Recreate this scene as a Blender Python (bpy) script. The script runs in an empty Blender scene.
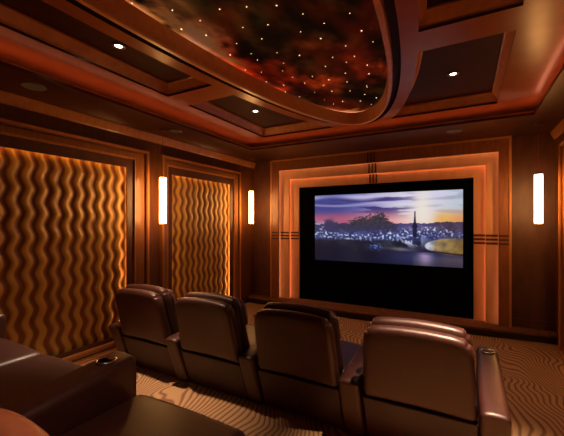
import bpy, bmesh, math, random
from mathutils import Vector, Matrix, noise
C = bpy.context.scene.collection
PI = math.pi
random.seed(7)
CAMZ = 1.64

# ------------------------------------------------------------------ materials
def lin(c):
    return tuple((x/12.92 if x <= .04045 else ((x+.055)/1.055)**2.4) for x in [v/255 for v in c])

def base_mat(name):
    m = bpy.data.materials.new(name); m.use_nodes = True
    nt = m.node_tree
    return m, nt, nt.nodes['Principled BSDF']

def mat(name, a, b=None, rough=.5, scale=(1, 1, 1), nscale=6, bump=0.0, metallic=0, spec=.5, detail=6, rough2=None, coat=0, tint=None):
    """noise-mixed two-tone material, a and b are sRGB 0-255"""
    m, nt, p = base_mat(name)
    a = lin(a); b = lin(b) if b else a
    tc = nt.nodes.new('ShaderNodeTexCoord'); mp = nt.nodes.new('ShaderNodeMapping')
    mp.inputs['Scale'].default_value = scale
    nz = nt.nodes.new('ShaderNodeTexNoise'); nz.inputs['Scale'].default_value = nscale; nz.inputs['Detail'].default_value = detail
    rp = nt.nodes.new('ShaderNodeValToRGB')
    rp.color_ramp.elements[0].position = .32; rp.color_ramp.elements[1].position = .68
    rp.color_ramp.elements[0].color = (*a, 1); rp.color_ramp.elements[1].color = (*b, 1)
    L = nt.links.new
    L(tc.outputs['Object'], mp.inputs[0]); L(mp.outputs[0], nz.inputs['Vector']); L(nz.outputs[0], rp.inputs[0])
    L(rp.outputs[0], p.inputs['Base Color'])
    p.inputs['Roughness'].default_value = rough; p.inputs['Metallic'].default_value = metallic
    p.inputs['Specular IOR Level'].default_value = spec
    if tint: p.inputs['Specular Tint'].default_value = (*tint, 1)
    p.inputs['Coat Weight'].default_value = coat; p.inputs['Coat Roughness'].default_value = .12
    if rough2 is not None:
        mr = nt.nodes.new('ShaderNodeMapRange'); mr.inputs['To Min'].default_value = rough; mr.inputs['To Max'].default_value = rough2
        L(nz.outputs[0], mr.inputs[0]); L(mr.outputs[0], p.inputs['Roughness'])
    if bump:
        bp = nt.nodes.new('ShaderNodeBump'); bp.inputs['Strength'].default_value = bump; bp.inputs['Distance'].default_value = .01
        L(nz.outputs[0], bp.inputs['Height']); L(bp.outputs[0], p.inputs['Normal'])
    return m

def emit(name, c, s):
    m, nt, p = base_mat(name)
    p.inputs['Base Color'].default_value = (*lin(c), 1)
    p.inputs['Emission Color'].default_value = (*lin(c), 1); p.inputs['Emission Strength'].default_value = s
    return m

M = {}
M['wood_dark'] = mat('dark mahogany', (70, 34, 19), (86, 43, 24), .5, (1.5, 1.5, .5), 7, .05)
M['wood_wall'] = mat('brown walnut panelling', (86, 48, 24), (106, 60, 31), .36, (6, 6, .5), 5, .04)
M['wood_trim'] = mat('golden brown walnut trim', (170, 108, 60), (190, 124, 72), .30, (3, 3, 1), 6, .04)
M['wood_frame'] = mat('panel frame walnut', (126, 78, 40), (146, 92, 48), .28, (6, 6, .6), 5, .03)
M['wood_coffer'] = mat('coffer moulding wood', (206, 134, 82), (222, 150, 94), .34, (3, 3, 3), 5, .03)
M['wood_board'] = mat('satin ceiling veneer', (150, 76, 38), (162, 86, 46), .28, (1.2, 1.2, 1.2), 4, 0, spec=.2, tint=(1, .62, .34))
M['coffer_panel'] = mat('dark coffer panel', (58, 22, 13), (66, 26, 15), .6, (2, 2, 2), 4, spec=.15, tint=(1, .6, .35))
M['soffit'] = mat('dark soffit board', (60, 28, 16), (70, 34, 20), .34, (2, 2, 2), 4, tint=(1, .62, .36))
M['frame_face'] = mat('screen surround veneer', (196, 138, 96), (206, 148, 104), .45, (2, 2, .6), 6)
M['frame_outer'] = mat('outer surround walnut', (118, 66, 36), (140, 82, 46), .4, (4, 4, .6), 6, .03)
M['inlay'] = mat('dark red inlay', (62, 22, 14), (70, 26, 16), .4)
M['velvet'] = mat('black masking velvet', (3, 3, 4), (5, 4, 5), .95, spec=.05)
M['leather'] = mat('dark brown leather', (50, 21, 15), (57, 25, 18), .38, (1, 1, 1), 22, .06, rough2=.48, spec=.6, tint=(1, .82, .7))
M['leather_base'] = mat('darker brown leather', (46, 20, 15), (52, 23, 17), .46, (1, 1, 1), 22, .10, spec=.4)
M['leather_rust'] = mat('rust brown leather', (190, 104, 70), (204, 116, 78), .42, (1, 1, 1), 20, .1)
M['chrome'] = mat('brushed metal', (190, 185, 175), (205, 200, 190), .25, metallic=1)
M['black'] = mat('black plastic', (10, 9, 9), (14, 12, 12), .4)
M['grille'] = mat('grey speaker cloth', (96, 92, 94), (112, 108, 108), .6, (1, 1, 1), 90, .2)
M['white_ring'] = mat('bronze downlight ring', (90, 60, 44), (100, 66, 48), .4)
M['stage'] = mat('black stage edge', (30, 16, 11), (38, 22, 15), .4)
M['riser'] = mat('riser carpet', (96, 60, 40), (120, 78, 52), .95, (1, 1, 1), 14, .3, spec=.1)
M['cord'] = mat('bronze cord', (120, 80, 50), (130, 86, 54), .4, metallic=.4)
M['led_warm'] = emit('warm orange LED tape', (255, 170, 84), 11)
M['led_frame'] = emit('peach LED tape', (255, 194, 150), 6.0)
M['led_cove'] = emit('rose LED tape', (255, 170, 130), 4.6)
M['lamp'] = emit('pendant glass glowing', (255, 186, 108), 24)
M['down'] = emit('downlight lens glowing', (255, 236, 214), 14)
M['mural_fill'] = emit('added mural fill glow', (255, 190, 140), 1.6)  # added fill glow to brighten the mural, not a known fitting
M['star'] = emit('fibre optic star point', (255, 206, 150), 2.3)

# wavy wall panel: gold ridges, dark valleys; colour follows the carved rows
m, nt, p = base_mat('carved gold and umber wave panel')
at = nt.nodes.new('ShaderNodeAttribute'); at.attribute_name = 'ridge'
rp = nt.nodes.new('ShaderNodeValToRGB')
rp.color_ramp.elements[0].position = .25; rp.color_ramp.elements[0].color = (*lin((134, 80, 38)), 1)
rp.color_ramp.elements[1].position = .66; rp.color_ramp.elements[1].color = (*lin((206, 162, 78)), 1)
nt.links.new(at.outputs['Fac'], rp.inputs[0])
nz = nt.nodes.new('ShaderNodeTexNoise'); nz.inputs['Scale'].default_value = 30
mx = nt.nodes.new('ShaderNodeMix'); mx.data_type = 'RGBA'; mx.blend_type = 'MULTIPLY'; mx.inputs[0].default_value = .35
nt.links.new(rp.outputs[0], mx.inputs[6]); nt.links.new(nz.outputs['Color'], mx.inputs[7]); nt.links.new(mx.outputs[2], p.inputs['Base Color'])
p.inputs['Roughness'].default_value = .42; p.inputs['Metallic'].default_value = .15
M['wave'] = m

# swirling carpet
m, nt, p = base_mat('tan and brown swirled carpet')
L = nt.links.new
tc = nt.nodes.new('ShaderNodeTexCoord')
n1 = nt.nodes.new('ShaderNodeTexNoise'); n1.inputs['Scale'].default_value = .95; n1.inputs['Detail'].default_value = 2.2; n1.inputs['Roughness'].default_value = .35; n1.inputs['Distortion'].default_value = .6
n1.noise_dimensions = '3D'
L(tc.outputs['Object'], n1.inputs['Vector'])
ml = nt.nodes.new('ShaderNodeMath'); ml.operation = 'MULTIPLY'; ml.inputs[1].default_value = 34
L(n1.outputs[0], ml.inputs[0])
sn = nt.nodes.new('ShaderNodeMath'); sn.operation = 'SINE'
sx = nt.nodes.new('ShaderNodeSeparateXYZ'); L(tc.outputs['Object'], sx.inputs[0])
m2 = nt.nodes.new('ShaderNodeMath'); m2.operation = 'MULTIPLY'; m2.inputs[1].default_value = 122; L(sx.outputs[0], m2.inputs[0])
m4 = nt.nodes.new('ShaderNodeMath'); m4.operation = 'MULTIPLY_ADD'; m4.inputs[1].default_value = 30; L(sx.outputs[1], m4.inputs[0]); L(m2.outputs[0], m4.inputs[2])
ml.inputs[1].default_value = 150
ad = nt.nodes.new('ShaderNodeMath'); L(m4.outputs[0], ad.inputs[0]); L(ml.outputs[0], ad.inputs[1])
L(ad.outputs[0], sn.inputs[0])
rp = nt.nodes.new('ShaderNodeValToRGB'); rp.color_ramp.elements[0].position = .02; rp.color_ramp.elements[1].position = .55
rp.color_ramp.elements[0].color = (*lin((130, 88, 60)), 1); rp.color_ramp.elements[1].color = (*lin((186, 138, 94)), 1)
mr = nt.nodes.new('ShaderNodeMapRange'); mr.inputs['From Min'].default_value = -1; L(sn.outputs[0], mr.inputs[0]); L(mr.outputs[0], rp.inputs[0])
n2 = nt.nodes.new('ShaderNodeTexNoise'); n2.inputs['Scale'].default_value = 160; n2.inputs['Detail'].default_value = 2
L(tc.outputs['Object'], n2.inputs['Vector'])
mx = nt.nodes.new('ShaderNodeMix'); mx.data_type = 'RGBA'; mx.blend_type = 'MULTIPLY'; mx.inputs[0].default_value = .4
L(rp.outputs[0], mx.inputs[6]); L(n2.outputs['Color'], mx.inputs[7]); L(mx.outputs[2], p.inputs['Base Color'])
bp = nt.nodes.new('ShaderNodeBump'); bp.inputs['Strength'].default_value = .5; bp.inputs['Distance'].default_value = .01
L(mr.outputs[0], bp.inputs['Height']); L(bp.outputs[0], p.inputs['Normal'])
p.inputs['Roughness'].default_value = .95; p.inputs['Specular IOR Level'].default_value = .1
M['carpet'] = m

def attr_mat(name, attr, emission):
    m, nt, p = base_mat(name)
    at = nt.nodes.new('ShaderNodeAttribute'); at.attribute_name = attr
    if emission:
        p.inputs['Base Color'].default_value = (.01, .01, .01, 1); p.inputs['Roughness'].default_value = .8
        nt.links.new(at.outputs['Color'], p.inputs['Emission Color']); p.inputs['Emission Strength'].default_value = emission
    else:
        nt.links.new(at.outputs['Color'], p.inputs['Base Color']); p.inputs['Roughness'].default_value = .9; p.inputs['Specular IOR Level'].default_value = .15
    return m
M['picture'] = attr_mat('projected picture', 'paint', .55)
M['mural'] = attr_mat('painted night sky mural', 'paint', 0)

# ------------------------------------------------------------------ helpers
def link(name, bm, material, parent=None, smooth=False, kind=None):
    bmesh.ops.recalc_face_normals(bm, faces=bm.faces)
    me = bpy.data.meshes.new(name); bm.to_mesh(me); bm.free()
    o = bpy.data.objects.new(name, me); C.objects.link(o)
    me.materials.append(material)
    if smooth:
        me.polygons.foreach_set('use_smooth', [True]*len(me.polygons))
    if parent: o.parent = parent
    if kind: o['kind'] = kind
    return o

def struct(name, bm, material, parent=None, smooth=False):
    return link(name, bm, material, parent, smooth, None if parent else 'structure')

def tag(o, label, cat, group=None):
    o['label'] = label; o['category'] = cat
    if group: o['group'] = group
    return o

def thing(name, label, cat, loc=(0, 0, 0), rz=0, group=None):
    o = bpy.data.objects.new(name, None); C.objects.link(o)
    o.empty_display_size = .1
    o.location = loc; o.rotation_euler = (0, 0, rz)
    return tag(o, label, cat, group)

def copy_tree(o, parent=None):
    c = o.copy(); C.objects.link(c); c.parent = parent
    for ch in o.children:
        copy_tree(ch, c)
    return c

def box(bm, x0, x1, y0, y1, z0, z1, bev=0):
    vs = [bm.verts.new((x, y, z)) for x in (x0, x1) for y in (y0, y1) for z in (z0, z1)]
    f = [(0, 1, 3, 2), (4, 6, 7, 5), (0, 4, 5, 1), (2, 3, 7, 6), (0, 2, 6, 4), (1, 5, 7, 3)]
    fs = [bm.faces.new([vs[i] for i in q]) for q in f]
    if bev:
        es = list({e for q in fs for e in q.edges})
        bmesh.ops.bevel(bm, geom=es, offset=bev, segments=2, profile=.5, affect='EDGES')

def prism(bm, pts, h0, h1, mp):
    """2-D polygon pts extruded from h0 to h1; mp(u, v, h) gives the 3-D point"""
    a = [bm.verts.new(mp(u, v, h0)) for u, v in pts]; b = [bm.verts.new(mp(u, v, h1)) for u, v in pts]
    n = len(pts)
    bm.faces.new(a); bm.faces.new(b[::-1])
    for i in range(n): bm.faces.new((a[i], a[(i+1) % n], b[(i+1) % n], b[i]))

def cyl(bm, x, y, z0, z1, r, n=24, r2=None):
    r2 = r if r2 is None else r2
    a = [bm.verts.new((x+r*math.cos(2*PI*i/n), y+r*math.sin(2*PI*i/n), z0)) for i in range(n)]
    b = [bm.verts.new((x+r2*math.cos(2*PI*i/n), y+r2*math.sin(2*PI*i/n), z1)) for i in range(n)]
    bm.faces.new(a[::-1]); bm.faces.new(b)
    for i in range(n): bm.faces.new((a[i], a[(i+1) % n], b[(i+1) % n], b[i]))

def lathe(bm, prof, n=28, c=(0, 0, 0)):
    rings = []
    for r, z in prof:
        rings.append([bm.verts.new((c[0]+r*math.cos(2*PI*i/n), c[1]+r*math.sin(2*PI*i/n), c[2]+z)) for i in range(n)])
    for k in range(len(rings)-1):
        for i in range(n):
            bm.faces.new((rings[k][i], rings[k][(i+1) % n], rings[k+1][(i+1) % n], rings[k+1][i]))
    if prof[0][0] > 1e-3: bm.faces.new(rings[0][::-1])
    if prof[-1][0] > 1e-3: bm.faces.new(rings[-1])

def rbox(bm, x0, x1, y0, y1, z0, z1, r, fn=None, mid=6):
    """cushion: box with rounded edges of radius r, evenly meshed, optionally deformed by fn(Vector)->Vector"""
    c = Vector(((x0+x1)/2, (y0+y1)/2, (z0+z1)/2)); h = Vector(((x1-x0)/2, (y1-y0)/2, (z1-z0)/2))
    r = min(r, h.x, h.y, h.z)
    def axis(hh):
        inn = hh-r
        return [-hh, -hh+.3*r, -hh+.65*r] + [-inn+2*inn*i/mid for i in range(mid+1)] + [hh-.65*r, hh-.3*r, hh]
    ax = [axis(h.x), axis(h.y), axis(h.z)]
    cache = {}
    def v(i, j, k):
        key = (i, j, k)
        if key not in cache:
            p = Vector((ax[0][i], ax[1][j], ax[2][k]))
            q = Vector([max(-(h[a]-r), min(h[a]-r, p[a])) for a in range(3)])
            d = p-q
            if d.length > 1e-9: p = q+d.normalized()*r
            p = p+c
            cache[key] = bm.verts.new(fn(p) if fn else p)
        return cache[key]
    n = len(ax[0])-1
    for i in range(n):
        for j in range(n):
            bm.faces.new((v(i, j, 0), v(i, j+1, 0), v(i+1, j+1, 0), v(i+1, j, 0)))
            bm.faces.new((v(i, j, n), v(i+1, j, n), v(i+1, j+1, n), v(i, j+1, n)))
            bm.faces.new((v(i, 0, j), v(i+1, 0, j), v(i+1, 0, j+1), v(i, 0, j+1)))
            bm.faces.new((v(i, n, j), v(i, n, j+1), v(i+1, n, j+1), v(i+1, n, j)))
            bm.faces.new((v(0, i, j), v(0, i, j+1), v(0, i+1, j+1), v(0, i+1, j)))
            bm.faces.new((v(n, i, j), v(n, i+1, j), v(n, i+1, j+1), v(n, i, j+1)))

NB = bmesh.new
XW, XE, YF, YB = -4.08, 1.21, 6.12, -1.6      # room shell: left, right, front, back
HC = 3.40

# ------------------------------------------------------------------ room shell
b = NB(); box(b, XW-.1, XE+.1, YB-.1, YF+.1, -.1, 0); struct('floor', b, M['carpet'])
b = NB(); box(b, XW-.1, XW, YB, YF, 0, HC); struct('wall_left', b, M['wood_wall'])
b = NB(); box(b, XE, XE+.1, YB, YF, 0, HC); struct('wall_right', b, M['wood_wall'])
b = NB(); box(b, XW-.1, XE+.1, YF, YF+.1, 0, HC); struct('wall_front', b, M['wood_wall'])
b = NB(); box(b, XW-.1, XE+.1, YB-.1, YB, 0, HC); struct('wall_back', b, M['wood_wall'])
# riser below the second row, in the same carpet
b = NB(); box(b, XW, XE, YB, 1.40, 0.0, .33, .012); struct('floor_riser', b, M['carpet'])

# stage: shallow platform with a gently bowed front edge
N = 36
def stage_front(x, off=0):
    t = (x-(-1.43))/2.65
    return 5.62+.15*t*t-off
def stage_poly(off, yb=YF):
    pts = [(XW+(XE-XW)*i/N, stage_front(XW+(XE-XW)*i/N, off)) for i in range(N+1)]
    return pts+[(XE, yb), (XW, yb)]
flat = lambda u, v, h: (u, v, h)
b = NB(); prism(b, stage_poly(0), 0, .095, flat); st = struct('floor_stage', b, M['stage'])
b = NB(); prism(b, stage_poly(.035), .095, .125, flat); struct('stage_carpet', b, M['riser'], st)

# ------------------------------------------------------------------ ceiling board with coffers and an oval opening
ZB = CAMZ+1.46
EX, EY, ECX, ECY = .83, 3.46, -1.33, 1.30
def ell(ax, ay, t): return (ECX+ax*math.cos(t), ECY+ay*math.sin(t))
def offx(y, ax, ay):
    k = 1-((y-ECY)/ay)**2
    return ax*math.sqrt(max(k, 0))
AX, AY = 1.10, 3.80                     # outline where the coffers stop beside the oval
def coffer(side, y0, y1, yn=14):
    """outline of a coffer recess on one side of the oval; straight outer edge, curved inner edge"""
    xo = ECX+side*1.67
    pts = [(xo, y0), (xo, y1)]
    for i in range(yn+1):
        y = y1+(y0-y1)*i/yn
        pts.append((ECX+side*offx(y, AX, AY), y))
    return pts
cof = [coffer(s, y0, y1) for s in (-1, 1) for (y0, y1) in ((3.05, 4.80), (.95, 2.73), (-1.15, .63))]
NE = 96
oval = [ell(EX+.13, EY+.13, 2*PI*i/NE) for i in range(NE)]
b = NB()
def loop(pts, z):
    vs = [b.verts.new((x, y, z)) for x, y in pts]
    return [b.edges.new((vs[i], vs[(i+1) % len(vs)])) for i in range(len(vs))]
es = loop([(XW, YB), (XE, YB), (XE, YF), (XW, YF)], ZB)
for c_ in cof: es += loop(c_, ZB)
es += loop(oval, ZB)
bmesh.ops.triangle_fill(b, use_beauty=True, use_dissolve=False, edges=es)
ceil = struct('ceiling', b, M['wood_board'])
def inset(pts, d):
    """push every vertex of a closed outline outwards by d"""
    n = len(pts); out = []
    area = sum(pts[i][0]*pts[(i+1) % n][1]-pts[(i+1) % n][0]*pts[i][1] for i in range(n))
    s = 1 if area > 0 else -1
    for i in range(n):
        p0, p1, p2 = Vector(pts[i-1]), Vector(pts[i]), Vector(pts[(i+1) % n])
        a = (p1-p0).normalized(); c = (p2-p1).normalized()
        na = Vector((a.y, -a.x))*s; nc = Vector((c.y, -c.x))*s
        m_ = (na+nc); m_ = m_.normalized() if m_.length > 1e-6 else na
        out.append(tuple(p1+m_*(d/max(.35, m_.dot(na)))))
    return out
def skirt(bm, A, z0, B, z1):
    a = [bm.verts.new((x, y, z0)) for x, y in A]; c = [bm.verts.new((x, y, z1)) for x, y in B]
    for i in range(len(A)):
        j = (i+1) % len(A); bm.faces.new((a[i], a[j], c[j], c[i]))
tn = [0]
def trim(bm, material, parent=None, smooth=False):
    tn[0] += 1
    return struct('trim_%d' % tn[0], bm, material, parent, smooth)
for c_ in cof:
    o1 = inset(c_, .025)
    b = NB(); skirt(b, c_, ZB, c_, ZB+.022); skirt(b, c_, ZB+.022, o1, ZB+.024); t_ = trim(b, M['soffit'])
    b = NB(); i1 = inset(c_, -.012)
    skirt(b, o1, ZB+.024, inset(c_, .010), ZB+.030); skirt(b, inset(c_, .010), ZB+.030, inset(c_, .004), ZB+.045); skirt(b, inset(c_, .004), ZB+.045, inset(c_, -.045), ZB+.112); skirt(b, inset(c_, -.045), ZB+.112, inset(c_, -.055), ZB+.116); skirt(b, inset(c_, -.055), ZB+.116, inset(c_, -.055), ZB+.135)
    struct('coffer_moulding', b, M['wood_coffer'], t_)
    b = NB(); vs = [b.verts.new((x, y, ZB+.134)) for x, y in o1]
    bmesh.ops.triangle_fill(b, edges=[b.edges.new((vs[i], vs[(i+1) % len(vs)])) for i in range(len(vs))], use_beauty=True)
    struct('coffer_panel', b, M['coffer_panel'], t_)

# oval rim: inner wooden face with a proud bead, then a shadow groove up to the board
def ovl(ax, ay): return [ell(ax, ay, 2*PI*i/NE) for i in range(NE)]
b = NB()
E_ = lambda d: ovl(EX+d, EY+d)
skirt(b, E_(.03), ZB+.155, E_(0), ZB+.155); skirt(b, E_(0), ZB+.155, E_(0), ZB-.005); skirt(b, E_(0), ZB-.005, E_(.008), ZB-.02); skirt(b, E_(.008), ZB-.02, E_(.045), ZB-.02); skirt(b, E_(.045), ZB-.02, E_(.052), ZB-.01)
skirt(b, E_(.052), ZB-.01, E_(.052), ZB+.195)
rim = trim(b, M['wood_coffer'])
b = NB(); skirt(b, E_(.13), ZB, E_(.13), ZB+.06); skirt(b, E_(.13), ZB+.06, E_(.052), ZB+.06)
b2 = NB(); skirt(b2, E_(.045), ZB+.160, E_(.045), ZB+.172); struct('glow_strip', b2, M['mural_fill'], rim)  # hidden glow added above the rim to brighten the mural
struct('groove_lining', b, M['coffer_panel'], rim)

# ------------------------------------------------------------------ star ceiling mural
PF, PS, PC = 333., .4818, .8763
def unproj(px, py, z):                 # where a point of the mural seen at a place in the photo lies on its plane
    a = (px-282)/PF; bb = (223.5-py)/PF; t = z/bb
    return ((-PS+a*PC)*t, (PC+a*PS)*t)
ZM = ZB+.185; zr = ZM-CAMZ
blobs = []
def blob(px, py, sx, sy, ang, col, w=1.0):
    x, y = unproj(px, py, zr); blobs.append((x, y, sx, sy, ang, lin(col), w))
# px, py, half sizes along and across in metres, direction, colour, weight
blob(145, 6, .22, .40, 0, (205, 180, 150), .9)
blob(168, 22, .16, .35, 0, (110, 130, 80), .8)
blob(196, 38, .10, .30, .0, (190, 175, 160), .9)
blob(222, 46, .10, .34, .15, (170, 160, 150), .8)
blob(236, 60, .10, .30, .2, (230, 90, 30), 1.0)
blob(250, 70, .12, .30, .2, (190, 60, 22), .9)
blob(283, 66, .16, .22, .5, (150, 60, 28), .8)
blob(300, 80, .24, .20, .6, (165, 72, 34), .8)
blob(325, 82, .24, .14, .9, (170, 88, 44), .7)
blob(283, 90, .10, .30, .1, (180, 78, 34), .8)
blob(360, 66, .30, .12, 1.4, (140, 62, 34), .8)
blob(378, 66, .05, .16, 0, (190, 110, 60), .8)
blob(346, 110, .05, .12, -1.0, (255, 210, 120), 1.3)
blob(330, 108, .12, .10, 1.2, (120, 70, 34), .6)
blob(318, 44, .22, .12, 1.3, (120, 60, 36), .6)
blob(230, 10, .25, .25, 0, (40, 60, 48), .6)
blob(290, 22, .3, .2, 0, (50, 40, 30), .5)
blob(372, 112, .10, .2, 0, (110, 56, 36), .6)
def mural_col(x, y):
    q = noise.turbulence_vector(Vector((x*2.2, y*1.4, 3.1)), 4, False)
    q2 = noise.turbulence_vector(Vector((x*9, y*6, 1.1)), 3, False)
    wx, wy = x+.16*q.x+.05*q2.x, y+.22*q.y+.07*q2.y
    base = Vector(lin((22, 19, 16)))
    f = noise.fractal(Vector((x*4, y*3.0, 0)), 1.0, 2.2, 5)
    base += Vector(lin((60, 52, 34)))*max(0, f)*1.2
    g = noise.fractal(Vector((x*1.6+7, y*1.0, 2)), 1.0, 2.1, 4)
    base += Vector(lin((110, 46, 22)))*max(0, g)*1.0
    for bx, by, sx, sy, an, col, w in blobs:
        dx, dy = wx-bx, wy-by
        u = dx*math.cos(an)+dy*math.sin(an); v = -dx*math.sin(an)+dy*math.cos(an)
        k = w*math.exp(-(u/sx)**2-(v/sy)**2)
        if k > .004:
            k *= .75+.7*f+.7*noise.fractal(Vector((x*9, y*7, 4)), 1.0, 2.0, 4)
            base += (Vector(col))*max(0, k)
    return tuple(min(.95, max(0, 3.2*q_**1.15)) for q_ in base)+(1,)
b = NB()
nx, ny = 110, 230
cl = b.verts.layers.float_color.new('paint')
G = [[None]*(ny+1) for _ in range(nx+1)]
for i in range(nx+1):
    for j in range(ny+1):
        # oval grid: squash a square grid into the ellipse
        u = -1+2*i/nx; v = -1+2*j/ny
        x = ECX+(EX+.051)*u*math.sqrt(1-v*v/2); y = ECY+(EY+.051)*v*math.sqrt(1-u*u/2)
        w = b.verts.new((x, y, ZM)); w[cl] = mural_col(x, y); G[i][j] = w
for i in range(nx):
    for j in range(ny): b.faces.new((G[i][j], G[i+1][j], G[i+1][j+1], G[i][j+1]))
sc_ = thing('star_ceiling', 'oval night-sky ceiling mural of red nebula clouds set with tiny star lights', 'ceiling mural', (ECX, ECY, ZM))
mu = link('mural', b, M['mural'], sc_); mu.matrix_parent_inverse = Matrix.Translation((-ECX, -ECY, -ZM))
stars = []
for (u, v) in [(97,26),(177,19),(266,15),(344,40),(483,38),(39,60),(57,104),(166,80),(240,72),(337,93),(407,68),(397,113),(518,90),(552,123),(222,114),(147,128),(128,162),(190,158),(267,155),(209,177),(287,186),(334,163),(283,209),(173,207),(221,213),(236,242),(287,252),(292,272),(334,285),(313,229),(349,246),(372,226),(379,273),(405,253),(411,196),(432,169),(471,135),(473,184),(497,166),(535,192),(540,218),(470,216),(421,236),(430,270),(475,242),(484,269),(533,254),(515,299),(562,290),(408,295),(435,308),(462,300)]:
    stars.append((187+u/2.968, v/2.968))
for (u, v) in [(310,33),(340,97),(175,10)]: stars.append((80+u/3.356, v/3.356))
for (u, v) in [(158,74),(148,146),(135,186),(110,222),(198,204),(170,240)]: stars.append((340+u/5.45, 60+v/5.45))
bs = NB(); bmesh.ops.create_icosphere(bs, subdivisions=1, radius=.005)
for v in bs.verts: v.co.z *= .5
s0 = None
for k, (px, py) in enumerate(stars):
    x, y = unproj(px, py, zr)
    if s0 is None:
        s0 = link('star_light', bs, M['star'], sc_); o = s0
    else:
        o = s0.copy(); C.objects.link(o); o.parent = sc_
    o.location = (x-ECX, y-ECY, -.004)
    q = random.choice((.75, .9, 1, 1.15)); o.scale = (q, q, q)

# ------------------------------------------------------------------ soffit, lip and cove tape
ZS = CAMZ+1.29
LX0, LX1, LY0, LY1 = -3.30, .72, -.9, 4.90      # edge of the tray
def ringbox(bm, ox0, ox1, oy0, oy1, ix0, ix1, iy0, iy1, z0, z1):
    """rectangular ring, mitred"""
    O = [(ox0, oy0), (ox1, oy0), (ox1, oy1), (ox0, oy1)]; I = [(ix0, iy0), (ix1, iy0), (ix1, iy1), (ix0, iy1)]
    for k in range(4):
        j = (k+1) % 4
        prism(bm, [O[k], O[j], I[j], I[k]], z0, z1, flat)
b = NB(); ringbox(b, XW, XE, YB, YF, LX0, LX1, LY0, LY1, ZS, ZS+.03); sof = struct('ceiling_soffit', b, M['soffit'])
b = NB(); ringbox(b, LX0-.018, LX1+.018, LY0-.018, LY1+.018, LX0-.004, LX1+.004, LY0-.004, LY1+.004, ZS+.03, ZS+.05); struct('lip', b, M['wood_trim'], sof)
b = NB(); d = .025
ringbox(b, LX0-d-.02, LX1+d+.02, LY0-d-.02, LY1+d+.02, LX0-d, LX1+d, LY0-d, LY1+d, ZS+.032, ZS+.047); struct('glow_strip', b, M['led_cove'], sof)
# small step bead under the soffit, above the crown
# crown mouldings along the two side walls and the front corners
def extr_y(bm, prof, y0, y1):
    prism(bm, prof, y0, y1, lambda u, v, h: (u, h, v))
XL, XR = -3.98, 1.11
for s, xw in ((1, XL), (-1, XR)):
    q = lambda d: xw+s*d
    b = NB(); extr_y(b, [(q(-.1), ZS), (q(.05), ZS), (q(.05), ZS-.012), (q(.015), ZS-.09), (q(.0), ZS-.11), (q(-.1), ZS-.11)], YB, YF)
    trim(b, M['wood_trim'])

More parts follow.
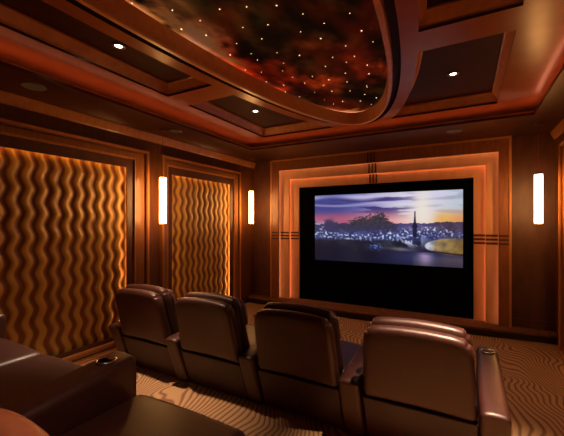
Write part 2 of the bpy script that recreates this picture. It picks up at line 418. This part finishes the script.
# ------------------------------------------------------------------ side wall facing and wavy panels
FT, FR = CAMZ+1.02, .30     # top of the frames, frame width
BOT = .17
panels = [(3.70, 5.16, 5.43, 3.46), (.15, 2.92, 3.23, -.15)]     # opening from, to, frame far edge, frame near edge
OT = CAMZ+.755
def side(s, xw, nm):
    """s=+1 left wall (faces +x), s=-1 right wall"""
    mp = lambda u, v, h: (xw+s*h, u, v)      # u along y, v up, h out of the wall
    def rr(bm, o, i, h0, h1):
        (oy0, oy1, oz0, oz1), (iy0, iy1, iz0, iz1) = o, i
        O = [(oy0, oz0), (oy1, oz0), (oy1, oz1), (oy0, oz1)]; I = [(iy0, iz0), (iy1, iz0), (iy1, iz1), (iy0, iz1)]
        for k in range(4):
            j = (k+1) % 4
            if abs(O[k][0]-I[k][0])+abs(O[k][1]-I[k][1]) < 1e-6 and abs(O[j][0]-I[j][0])+abs(O[j][1]-I[j][1]) < 1e-6: continue
            prism(bm, [O[k], O[j], I[j], I[k]], h0, h1, mp)
    # flat facing around the frames, one board per bay
    b = NB()
    ys = [YB, panels[1][3], panels[1][2], panels[0][3], panels[0][2], YF]
    for k in (0, 2, 4): box(b, min(xw, xw-s*.1), max(xw, xw-s*.1), ys[k], ys[k+1], 0, ZS-.10)
    for k in (1, 3): box(b, min(xw, xw-s*.1), max(xw, xw-s*.1), ys[k], ys[k+1], FT, ZS-.10)
    struct('wall_%s_facing' % nm, b, M['wood_wall'])
    for pi, (p0, p1, f1, f0) in enumerate(panels):
        # outer block with the hidden tape, then the stepped face
        b = NB()
        o = (f0, f1, 0, FT)
        rr(b, o, (p0-.06, p1+.06, BOT-.06, OT+.06), -.10, -.02)
        rr(b, (f0, f1, 0, FT), (f0+.045, f1-.045, .045, FT-.045), -.02, .055)
        rr(b, (f0+.045, f1-.045, .045, FT-.045), (f0+.065, f1-.065, .065, FT-.065), -.02, .01)
        rr(b, (f0+.065, f1-.065, .065, FT-.065), (p0-.12, p1+.12, BOT-.07, OT+.14), -.02, .035)
        t = trim(b, M['wood_frame'])
        b = NB(); rr(b, (p0-.12, p1+.12, BOT-.07, OT+.14), (p0, p1, BOT, OT), -.02, .0); struct('inner_casing', b, M['wood_dark'], t)
        b = NB(); rr(b, (p0-.12, p1+.12, BOT-.07, OT+.14), (p0-.10, p1+.10, BOT-.05, OT+.12), .0, .03); struct('bead', b, M['wood_trim'], t)
        b = NB(); rr(b, (f0+.005, f1-.005, .005, FT-.005), (f0+.03, f1-.03, .03, FT-.03), .055, .066); struct('bead', b, M['wood_trim'], t)
        b = NB(); prism(b, [(p0, OT+.048), (p1, OT+.048), (p1, OT+.058), (p0, OT+.058)], -.05, -.028, mp); prism(b, [(p1+.048, BOT), (p1+.058, BOT), (p1+.058, OT), (p1+.048, OT)], -.05, -.028, mp); prism(b, [(p0-.058, BOT), (p0-.048, BOT), (p0-.048, OT), (p0-.058, OT)], -.05, -.028, mp); struct('glow_strip', b, M['led_warm'], t)
        # carved panel
        pr = .132; am = .021; wl = .258
        y0, y1, z0, z1 = p0-.05, p1+.05, BOT-.05, OT+.05
        ny = int((y1-y0)/pr*12); nz_ = int((z1-z0)/wl*11)
        b = NB(); rl = b.verts.layers.float.new('ridge')
        g = []
        for i in range(ny+1):
            y = y0+(y1-y0)*i/ny; row = []
            for j in range(nz_+1):
                z = z0+(z1-z0)*j/nz_
                ph = (y+am*math.sin(2*PI*z/wl+.25*math.sin(y*3)))/pr
                k = math.floor(ph); fr = ph-k
                hgt = .5+.5*math.cos(2*PI*(fr-.5))
                hgt = hgt**.8
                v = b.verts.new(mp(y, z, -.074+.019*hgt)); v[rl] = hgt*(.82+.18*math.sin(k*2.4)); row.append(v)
            g.append(row)
        for i in range(ny):
            for j in range(nz_): b.faces.new((g[i][j], g[i+1][j], g[i+1][j+1], g[i][j+1]))
        e = thing('wavy_panel', '', 'wall panel', mp((p0+p1)/2, BOT-.05, -.085))
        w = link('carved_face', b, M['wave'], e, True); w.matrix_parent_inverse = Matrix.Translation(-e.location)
        b = NB(); rr(b, (y0-.001, y1+.001, z0-.001, z1+.001), (y0+.02, y1-.02, z0+.02, z1-.02), -.098, -.086)
        w = link('backing', b, M['wood_dark'], e); w.matrix_parent_inverse = Matrix.Translation(-e.location)
        e['label'] = {('left', 0): 'narrow backlit gold wavy wall panel between the two left pendants',
                      ('left', 1): 'wide backlit gold wavy wall panel at far left beside the seats',
                      ('right', 0): 'backlit gold wavy panel on the right wall past the right pendant',
                      ('right', 1): 'backlit gold wavy panel on the right wall, nearer the camera'}[(nm, pi)]
    b = NB()
    for (y0, y1) in ((YB, panels[1][3]), (panels[1][2], panels[0][3]), (panels[0][2], stage_front(xw))):
        lo, hi = sorted((xw, xw+s*.02)); box(b, lo, hi, y0, y1, 0, .14)
    struct('baseboard_%s' % nm, b, M['wood_dark'])
side(1, XL, 'left'); side(-1, XR, 'right')

# ------------------------------------------------------------------ screen surround: three stepped U-shaped faces
SZ = .125
def U(xo0, xo1, zo, xi0, xi1, zi, y0, y1, bm):
    mp = lambda u, v, h: (u, h, v)
    prism(bm, [(xo0, SZ), (xo0, zo), (xi0, zi), (xi0, SZ)], y0, y1, mp)
    prism(bm, [(xo0, zo), (xo1, zo), (xi1, zi), (xi0, zi)], y0, y1, mp)
    prism(bm, [(xo1, zo), (xo1, SZ), (xi1, SZ), (xi1, zi)], y0, y1, mp)
# edges of the steps: x left, x right, top z
R0 = (-3.50, .595, ZS-.005)
R1 = (-3.315, .435, CAMZ+1.07)
R2 = (-3.115, .275, CAMZ+.893)
R3 = (-2.935, .118, CAMZ+.725)
gr = lambda r, d: (r[0]-d, r[1]+d, r[2]+d)
YO, YM, YI = 5.88, 5.97, 6.04
b = NB(); U(*R0, *gr(R1, .09), YO, YF, b); U(*gr(R1, .09), *R1, YO, YO+.035, b); t0 = trim(b, M['frame_outer'])
b = NB(); U(*gr(R1, .09), *gr(R2, .08), YM, YF, b); U(*gr(R2, .08), *R2, YM, YM+.025, b); t1 = struct('middle_face', b, M['frame_face'], t0)
b = NB(); U(*gr(R2, .08), *R3, YI, YF, b); t2 = struct('inner_face', b, M['frame_face'], t0)
b = NB(); U(*gr(R1, .088), *gr(R1, .078), YO+.045, YM-.02, b); struct('glow_strip', b, M['led_frame'], t0)
b = NB(); U(*gr(R2, .078), *gr(R2, .068), YM+.032, YI-.015, b); struct('glow_strip', b, M['led_frame'], t0)
# bead at the outer edge
b = NB(); U(*R0, *gr(R0, -.03), YO-.015, YO, b); struct('bead', b, M['wood_trim'], t0)
# dark red inlay stripes: three level with the screen centre on both jambs, three upright over the top
for sd in (0, 1):
    b = NB()
    for z in (CAMZ-.185, CAMZ-.245, CAMZ-.305):
        for (ra, rb, y) in ((gr(R0, 0), R1, YO), (R1, R2, YM), (R2, R3, YI)):
            x0, x1 = sorted((ra[sd], rb[sd])); box(b, x0+.002, x1-.002, y-.006, y-.0005, z-.016, z+.016)
    trim(b, M['inlay'])
b = NB()
for x in (-1.505, -1.448, -1.391):
    for (ra, rb, y) in ((R0, R1, YO), (R1, R2, YM), (R2, R3, YI)):
        box(b, x-.012, x+.012, y-.006, y-.0005, rb[2]+.002, ra[2]-.002)
trim(b, M['inlay'])
# raised rectangular boards on the front wall left and right of the surround
b = NB(); box(b, XL, R0[0]-.01, YF-.14, YF, SZ, ZS); box(b, R0[1]+.01, XR, YF-.14, YF, SZ, ZS)
struct('wall_front_facing', b, M['wood_dark'])
b = NB(); box(b, XL, R0[0]-.01, YF-.17, YF-.14, SZ, SZ+.12); box(b, R0[1]+.01, XR, YF-.17, YF-.14, SZ, SZ+.12); struct('baseboard_front', b, M['wood_dark'])

# ------------------------------------------------------------------ screen
scr = thing('projection_screen', 'wide glowing cinema screen showing a harbour city at sunset', 'screen', (-1.3, 6.09, CAMZ-.7))
PI_ = Matrix.Translation(-scr.location)
b = NB(); box(b, R3[0]-.02, R3[1]+.02, 6.09, 6.115, SZ, R3[2]+.02); o = link('black_masking', b, M['velvet'], scr); o.matrix_parent_inverse = PI_
o['label'] = 'matte black fabric masking around the picture'
X0, X1, Z0, Z1 = -2.60, -.03, CAMZ-.715, CAMZ+.548
def mixc(a, c, t):
    t = max(0, min(1, t)); return tuple(a[i]*(1-t)+c[i]*t for i in range(3))
def ss(a, c, x):
    t = max(0, min(1, (x-a)/(c-a))); return t*t*(3-2*t)
def F(x, y, s=0, o=4): return noise.fractal(Vector((x, y, s)), 1.0, 2.0, o)
rnd = random.Random(3)
lights = [(rnd.random(), rnd.gauss(.60, .055), rnd.random()) for _ in range(0)]
def picture(u, v):
    n1 = F(u*3.2, v*16, 1); n2 = F(u*14, v*9, 5); n3 = F(u*60, v*34, 9, 2)
    # sky
    c = mixc((66, 74, 150), (150, 140, 205), ss(.1, .5, u))
    c = mixc(c, (236, 230, 246), ss(.30, .62, u)); c = mixc(c, (205, 215, 228), ss(.74, 1, u))
    c = mixc(c, (70, 62, 128), ss(-.02, .30, n1)*(1-.8*ss(.45, .8, u)))
    c = mixc(c, (226, 222, 255), ss(.10, .02, v+.03*math.sin(u*14))*.8*ss(0, .08, v+.03))
    c = mixc(c, (200, 196, 240), ss(.03, .0, abs(v-.15-.02*math.sin(u*9)))*.6*(1-ss(.5, .8, u)))
    hz = ss(.20, .38, v)
    pink = mixc((196, 100, 130), (240, 150, 160), ss(.15, .5, u)); pink = mixc(pink, (255, 226, 214), ss(.45, .68, u)); pink = mixc(pink, (250, 186, 96), ss(.76, .86, u)); pink = mixc(pink, (236, 160, 100), ss(.88, 1, u))
    c = mixc(c, pink, hz*.95)
    c = mixc(c, (255, 246, 232), math.exp(-((u-.725)/.06)**2-((v-.22)/.28)**2)*.95)
    # far ridge and wooded mound
    ridge = .43+.015*n2-.02*ss(.75, .9, u)
    mound = .46-.15*math.exp(-((u-.44)/.075)**2)-.11*math.exp(-((u-.31)/.09)**2)+.07*n3+.02*n2
    if v > ridge: c = mixc(mixc((52, 56, 118), (74, 70, 130), ss(.5, .6, u)), (66, 52, 76), ss(.7, .9, u)); c = mixc(c, (140, 116, 160), .6*math.exp(-((v-.50)/.03)**2-((u-.7)/.12)**2)); c = mixc(c, (90, 80, 120), .25+.5*n2)
    if v > mound and u < .56: c = mixc((78, 72, 78), (66, 64, 104), ss(.36, .52, v)); c = mixc(c, (50, 46, 62), .45+.9*n3)
    if u < .2:
        k = ss(.34, .44, v-.04*n2)*(1-ss(.12, .2, u))
        c = mixc(c, mixc((62, 58, 96), (176, 170, 210), ss(.15, .45, n2+.4*n3)), k)
    # low ground, town lights
    g = ss(.50, .58, v)
    town = mixc((40, 46, 96), (76, 84, 142), .5+.8*n2)
    c = mixc(c, town, g*(1-.35*ss(.75, .9, u)))
    sp = max(0, n3-.10)*3.2*math.exp(-((v-.60-.05*math.sin(u*6))/.065)**2)
    c = mixc(c, (206, 220, 255), sp*1.25*(1-.6*ss(.75, .95, u)))
    k = ss(.64, .70, v+.02*n2)
    c = mixc(c, mixc((26, 28, 46), (42, 44, 60), .5+n2), k*(1-ss(.56, .72, u)*.2))
    c = mixc(c, (96, 130, 228), ss(.2, .6, n3+.3)*math.exp(-((u-.41)/.045)**2-((v-.76)/.05)**2))
    # pale roofs of the near quarter
    q = math.exp(-((u-.64)/.09)**2-((v-.67)/.07)**2)*ss(-.05, .25, n2+.4*n3)
    c = mixc(c, (196, 202, 240), q*1.2)
    q = math.exp(-((u-.58)/.08)**2-((v-.79-.12*(u-.58))/.025)**2)
    c = mixc(c, (150, 140, 160), q*.7)
    # lower water
    w = ss(.80, .86, v+.03*n1)
    low = mixc((18, 22, 46), (44, 48, 92), ss(.35, .65, u)); low = mixc(low, (176, 150, 206), math.exp(-((u-.745)/.05)**2)); low = mixc(low, (70, 62, 88), ss(.8, .9, u))
    low = mixc(low, (18, 22, 44), ss(.9, 1.02, v)*.6)
    c = mixc(c, low, max(w*ss(.2, .4, u), ss(.72, .80, v)*(1-ss(.12, .3, u))))
    # golden lagoon with a dark jetty
    e = ((u-.96)/.225)**2+((v-.735)/.115)**2
    if e < 1:
        lg = mixc((176, 146, 92), (150, 116, 60), ss(.85, 1, u)); lg = mixc(lg, (214, 218, 238), ss(.84, .76, u)); c = mixc(c, lg, ss(1, .86, e)*ss(.60, .64, v)*(.85+.5*n2))
    jt = .80+.035*ss(.72, 1, u)
    c = mixc(c, (28, 26, 40), math.exp(-((v-jt)/.013)**2)*ss(.71, .75, u)*.95)
    c = mixc(c, (120, 104, 92), ss(.86, .90, v)*ss(.02, .08, 1-abs(u-.9)*4)*.25)
    # tower with a needle spire
    tw = .0025+.011*ss(.30, .60, v)+.010*math.exp(-((v-.47)/.02)**2)
    if .27 < v < .62: c = mixc(c, (26, 28, 62), ss(tw+.004, tw, abs(u-.675))*.95)
    return c
nu, nv = 300, 144
b = NB(); cl = b.verts.layers.float_color.new('paint'); g = []
for i in range(nu+1):
    row = []
    for j in range(nv+1):
        u, v = i/nu, j/nv
        w = b.verts.new((X0+(X1-X0)*u, 6.084, Z1+(Z0-Z1)*v)); w[cl] = (*lin(picture(u*5.29/(6.51-1.22*u), v)), 1); row.append(w)
    g.append(row)
for i in range(nu):
    for j in range(nv): b.faces.new((g[i][j], g[i+1][j], g[i+1][j+1], g[i][j+1]))
o = link('picture', b, M['picture'], scr); o.matrix_parent_inverse = PI_; o['label'] = 'glowing picture of a harbour city under a pink sunset sky'

# ------------------------------------------------------------------ pendants
def make_pendant():
    t = thing('pendant_lamp', '', 'lamp', (0, 0, 0), group='slim glass pendant lamps')
    b = NB(); lathe(b, [(.042, 0), (.044, .004), (.044, .626), (.042, .63)], 24); link('glass_shade', b, M['lamp'], t, False)
    b = NB(); lathe(b, [(.045, .630), (.045, .642), (.012, .646), (.010, .665)], 24); link('cap', b, M['cord'], t)
    b = NB(); cyl(b, 0, 0, .66, 1.275, .0035, 8); link('cord', b, M['cord'], t)
    b = NB(); lathe(b, [(.04, 1.27), (.045, 1.275), (.045, 1.2895)], 24); link('canopy', b, M['cord'], t)
    return t
p0 = make_pendant()
for k, (x, y, lb) in enumerate([(-3.65, 3.23, 'nearer left glowing tube pendant between the wide and narrow wavy panels'),
                                (-3.68, 5.44, 'far left glowing tube pendant beside the front corner, smallest of the three'),
                                (.83, 5.36, 'glowing tube pendant to the right of the screen surround')]):
    o = p0 if k == 0 else copy_tree(p0)
    o.location = (x, y, CAMZ); o['label'] = lb

# ------------------------------------------------------------------ recessed downlights with their beams
def make_down():
    t = thing('downlight', '', 'ceiling light', group='recessed downlights in the coffers')
    b = NB(); lathe(b, [(.062, 0), (.06, -.008), (.038, -.010), (.032, -.003), (.032, 0)], 24); link('trim_ring', b, M['white_ring'], t, True)
    b = NB(); lathe(b, [(.0005, -.004), (.029, -.004), (.032, -.001)], 24); link('lens', b, M['down'], t)
    return t
def spot(parent, e, size, blend=.7, tilt=(0, 0)):
    l = bpy.data.lights.new('beam', 'SPOT'); l.energy = e; l.spot_size = math.radians(size); l.spot_blend = 1.0
    l.color = (1, .76, .56); l.shadow_soft_size = .04
    o = bpy.data.objects.new('beam', l); C.objects.link(o); o.parent = parent; o.location = (0, 0, -.03)
    o.rotation_euler = (math.radians(tilt[0]), math.radians(tilt[1]), 0)
d0 = make_down()
ZP = ZB+.133
DL = [(-2.72, 1.91, 'downlight in the near left coffer', 420, 54), (-2.60, 3.95, 'downlight in the far left coffer by the front corner', 45, 75),
      (-.11, 3.98, 'downlight in the far right coffer', 40, 75), (.06, 2.06, 'downlight in the near right coffer, just out of view', 900, 48),
      (-2.70, -.2, 'added unseen downlight in the rear left coffer, for bounce light', 22, 60), (.0, -.2, 'added unseen downlight in the rear right coffer, brightening the cushion', 80, 44)]  # rear pair is added and unseen, for bounce light over the second row
dls = []
for k, (x, y, lb, e, sz) in enumerate(DL):
    o = d0 if k == 0 else copy_tree(d0)
    o.location = (x, y, ZP); o['label'] = lb; dls.append((o, e, sz))
for k, (o, e, sz) in enumerate(dls): spot(o, e, sz, tilt=(17, 30) if k == 5 else (0, 0))  # added rear right beam is tilted to brighten the rust cushion

# in-ceiling speakers in the soffit
b = NB(); lathe(b, [(.10, 0), (.098, -.006), (.088, -.008), (.0005, -.004)], 32)
g0 = tag(link('ceiling_speaker', b, M['grille']), 'round grey speaker grille in the left soffit, nearer the camera', 'speaker', 'round ceiling speakers in the soffit')
g0.location = (-3.56, 1.62, ZS)
for x, y, lb in ((-3.56, 3.36, 'round grey speaker grille in the left soffit, above the near pendant'), (-.14, 5.22, 'round grey speaker grille in the soffit above the screen')):
    o = g0.copy(); C.objects.link(o); o.location = (x, y, ZS); o['label'] = lb

# ------------------------------------------------------------------ recliners
W = .366
def armrest(parent, x0, x1, z_up=0, y1=1.0, slant=.19):
    def f(p):
        p = p.copy(); t0_ = max(0, 1-p.z/.47)
        if p.y < .5: p.y += slant*t0_*(1-p.y/.5)
        if p.z > .3:
            t = (p.z-.3)/.19
            p.z += t*(.11*max(0, min(1, p.y/y1)))
            p.z += t*.010*math.cos((p.x-(x0+x1)/2)/(x1-x0)*PI)
        return p
    b = NB(); rbox(b, x0, x1, 0.03, y1, .02, .49, .03, f, 7)
    a = link('armrest', b, M['leather'], parent, True)
    cx = (x0+x1)/2; cy = y1-.12; cz = .49+.11*cy/y1+.009
    b = NB(); lathe(b, [(.050, -.004), (.050, .004), (.046, .007), (.041, .005), (.039, .0)], 24, (cx, cy, cz)); ch = link('cup_holder', b, M['chrome'], a, True)
    b = NB(); lathe(b, [(.0005, .0025), (.040, .0025)], 24, (cx, cy, cz)); link('cup_well', b, M['black'], a)
    return a
def soft(p, w, zt, rc=.08):
    """round the upper corners of a backrest"""
    ax, az = abs(p.x)-(w-rc), p.z-(zt-rc)
    if ax > 0 and az > 0:
        m_ = max(ax, az); l = math.hypot(ax, az)
        if l > 1e-6:
            k = m_/l
            return Vector((math.copysign(w-rc+ax*k, p.x), p.y, zt-rc+az*k))
    return p
def make_recliner(label='', left=False, right=True, w=W, group=None, pieces=True):
    t = thing('recliner', label, 'recliner', group=group)
    def lean(p):
        k = (p.z-.40)/.5
        return Vector((p.x*(1-.085*k), p.y+.085-.235*(p.z-.40)-.02*(p.x/w)**2*0+.02*math.cos(p.x/w*1.4)-.012, p.z+.020*math.cos(p.x/w*1.45)*max(0, (p.z-.6)/.32)))
    # back shell (rear) and the front cushion with a seam between them
    b = NB(); rbox(b, -w, w, .0, .115, .385, .93, .05, lambda p: lean(soft(p, w, .93)), 8); sh = link('backrest', b, M['leather'], t, True)
    b = NB(); rbox(b, -w+.005, w-.005, .118, .235, .44, .958, .055, lambda p: lean(soft(p, w, .958)), 8); link('back_cushion', b, M['leather'], t, True)
    b = NB(); rbox(b, -w+.02, w-.02, .20, .30, .68, .93, .05, lambda p: lean(soft(p, w, .93)), 6); link('headrest_pillow', b, M['leather'], t, True)
    # lower rear panel and base
    b = NB()
    rbox(b, -w, w, .088, .92, .015, .388, .018, lambda p: Vector((p.x, p.y+(.14*(1-p.z/.385) if p.y < .3 else 0), p.z)), 6); link('base', b, M['leather_base'], t, True)
    b = NB(); rbox(b, -w+.005, w-.005, .30, .985, .30, .44, .05, lambda p: Vector((p.x, p.y, p.z+.015*math.cos(p.x/w*1.4))), 8); link('seat_cushion', b, M['leather'], t, True)
    b = NB(); rbox(b, -w+.01, w-.01, .925, .985, .06, .29, .025, None, 4); link('footrest', b, M['leather'], t, True)
    if right: armrest(t, w+.006, w+.165)
    if left: armrest(t, -w-.165, -w-.006)
    return t
r0 = make_recliner(group='front row of leather recliners')
r0.location = (-2.105, 2.31, 0)
r0['label'] = 'second brown leather recliner from the wavy wall panel in the front row'
for x, lb in ((-1.20, 'brown leather recliner in the front row before the left half of the screen'), (-.29, 'nearest brown leather recliner, rightmost of the front row, bright top edge')):
    o = copy_tree(r0); o.location = (x, 2.31, 0); o['label'] = lb
r1 = copy_tree(r0)
r1['label'] = 'leftmost brown leather recliner of the front row, beside the wavy wall panel'
r1.location = (-3.005, 2.31, 0)
armrest(r1, -W-.165, -W-.006)

# second row, on the riser: two-seat sofa and a wide recliner beside it
sof2 = thing('sofa', 'dark leather two-seat sofa at lower left, its armrest with cup holder', 'sofa', (-2.47, .20, .33))
armrest(sof2, .735, .93, slant=0); armrest(sof2, -.90, -.70, y1=1.06, slant=0)
for s in (-1, 1):
    x0, x1 = (-.697, -.003) if s < 0 else (.003, .730)
    b = NB(); rbox(b, x0, x1, .30, 1.0, .30, .445, .05, lambda p, c=(x0+x1)/2: Vector((p.x, p.y, p.z+.018*math.cos((p.x-c)/.37*1.4))), 8); link('seat_cushion', b, M['leather'], sof2, True)
    b = NB(); rbox(b, x0, x1, .05, .27, .42, .97, .06, lambda p: Vector((p.x, p.y-.15*(p.z-.42), p.z)), 6); link('back_cushion', b, M['leather'], sof2, True)
b = NB(); rbox(b, -.695, .73, .02, .97, .02, .30, .03, None, 5); link('base', b, M['leather_base'], sof2, True)

ch = thing('recliner', 'broad brown leather recliner in the lower left foreground, cropped by the frame', 'recliner', (-1.165, .20, .33))
w2 = .355
b = NB(); rbox(b, -w2, w2, .06, 1.0, .30, .42, .05, lambda p: Vector((p.x, p.y, p.z+.012*math.cos(p.x/w2*1.4))), 8); link('seat_cushion', b, M['leather'], ch, True)
b = NB(); rbox(b, -w2, w2, -.10, .12, .36, .95, .06, lambda p: Vector((p.x, p.y-.22*(p.z-.42), p.z)), 6); link('back_cushion', b, M['leather'], ch, True)
b = NB(); rbox(b, -w2+.01, w2-.01, .02, .95, .02, .30, .03, None, 5); link('base', b, M['leather_base'], ch, True)
b = NB(); rbox(b, -w2+.01, w2-.01, .955, .995, .05, .28, .02, None, 4); link('footrest', b, M['leather'], ch, True)

b = NB(); rbox(b, -.20, .20, -.05, .05, -.12, .12, .05, lambda p: Vector((p.x, p.y, p.z*(1-.35*(p.x/.27)**2))), 8)
pl = tag(link('cushion', b, M['leather_rust'], None, True), 'rust brown leather cushion on the seat in the bottom left corner', 'cushion')
pl.location = (-1.315, .52, .33+.435+.115)
pl.rotation_euler = (math.radians(-12), 0, 0)

# ------------------------------------------------------------------ camera, world, view
cam = bpy.data.cameras.new('camera'); co = bpy.data.objects.new('camera', cam); C.objects.link(co)
co.location = (0, 0, CAMZ); co.rotation_euler = (PI/2, 0, math.asin(PS))
cam.sensor_width = 36; cam.lens = PF/564*36; cam.shift_y = 5.5/564; cam.clip_start = .02
S = bpy.context.scene; S.camera = co
w = bpy.data.worlds.new('world'); S.world = w; w.use_nodes = True
w.node_tree.nodes['Background'].inputs[0].default_value = (.02, .01, .006, 1)
S.view_settings.view_transform = 'Standard'; S.view_settings.look = 'None'; S.view_settings.gamma = 1; S.view_settings.use_curve_mapping = False
S.view_settings.exposure = 0.54
S.cycles.use_denoising = True
S.cycles.max_bounces = 8; S.cycles.diffuse_bounces = 5
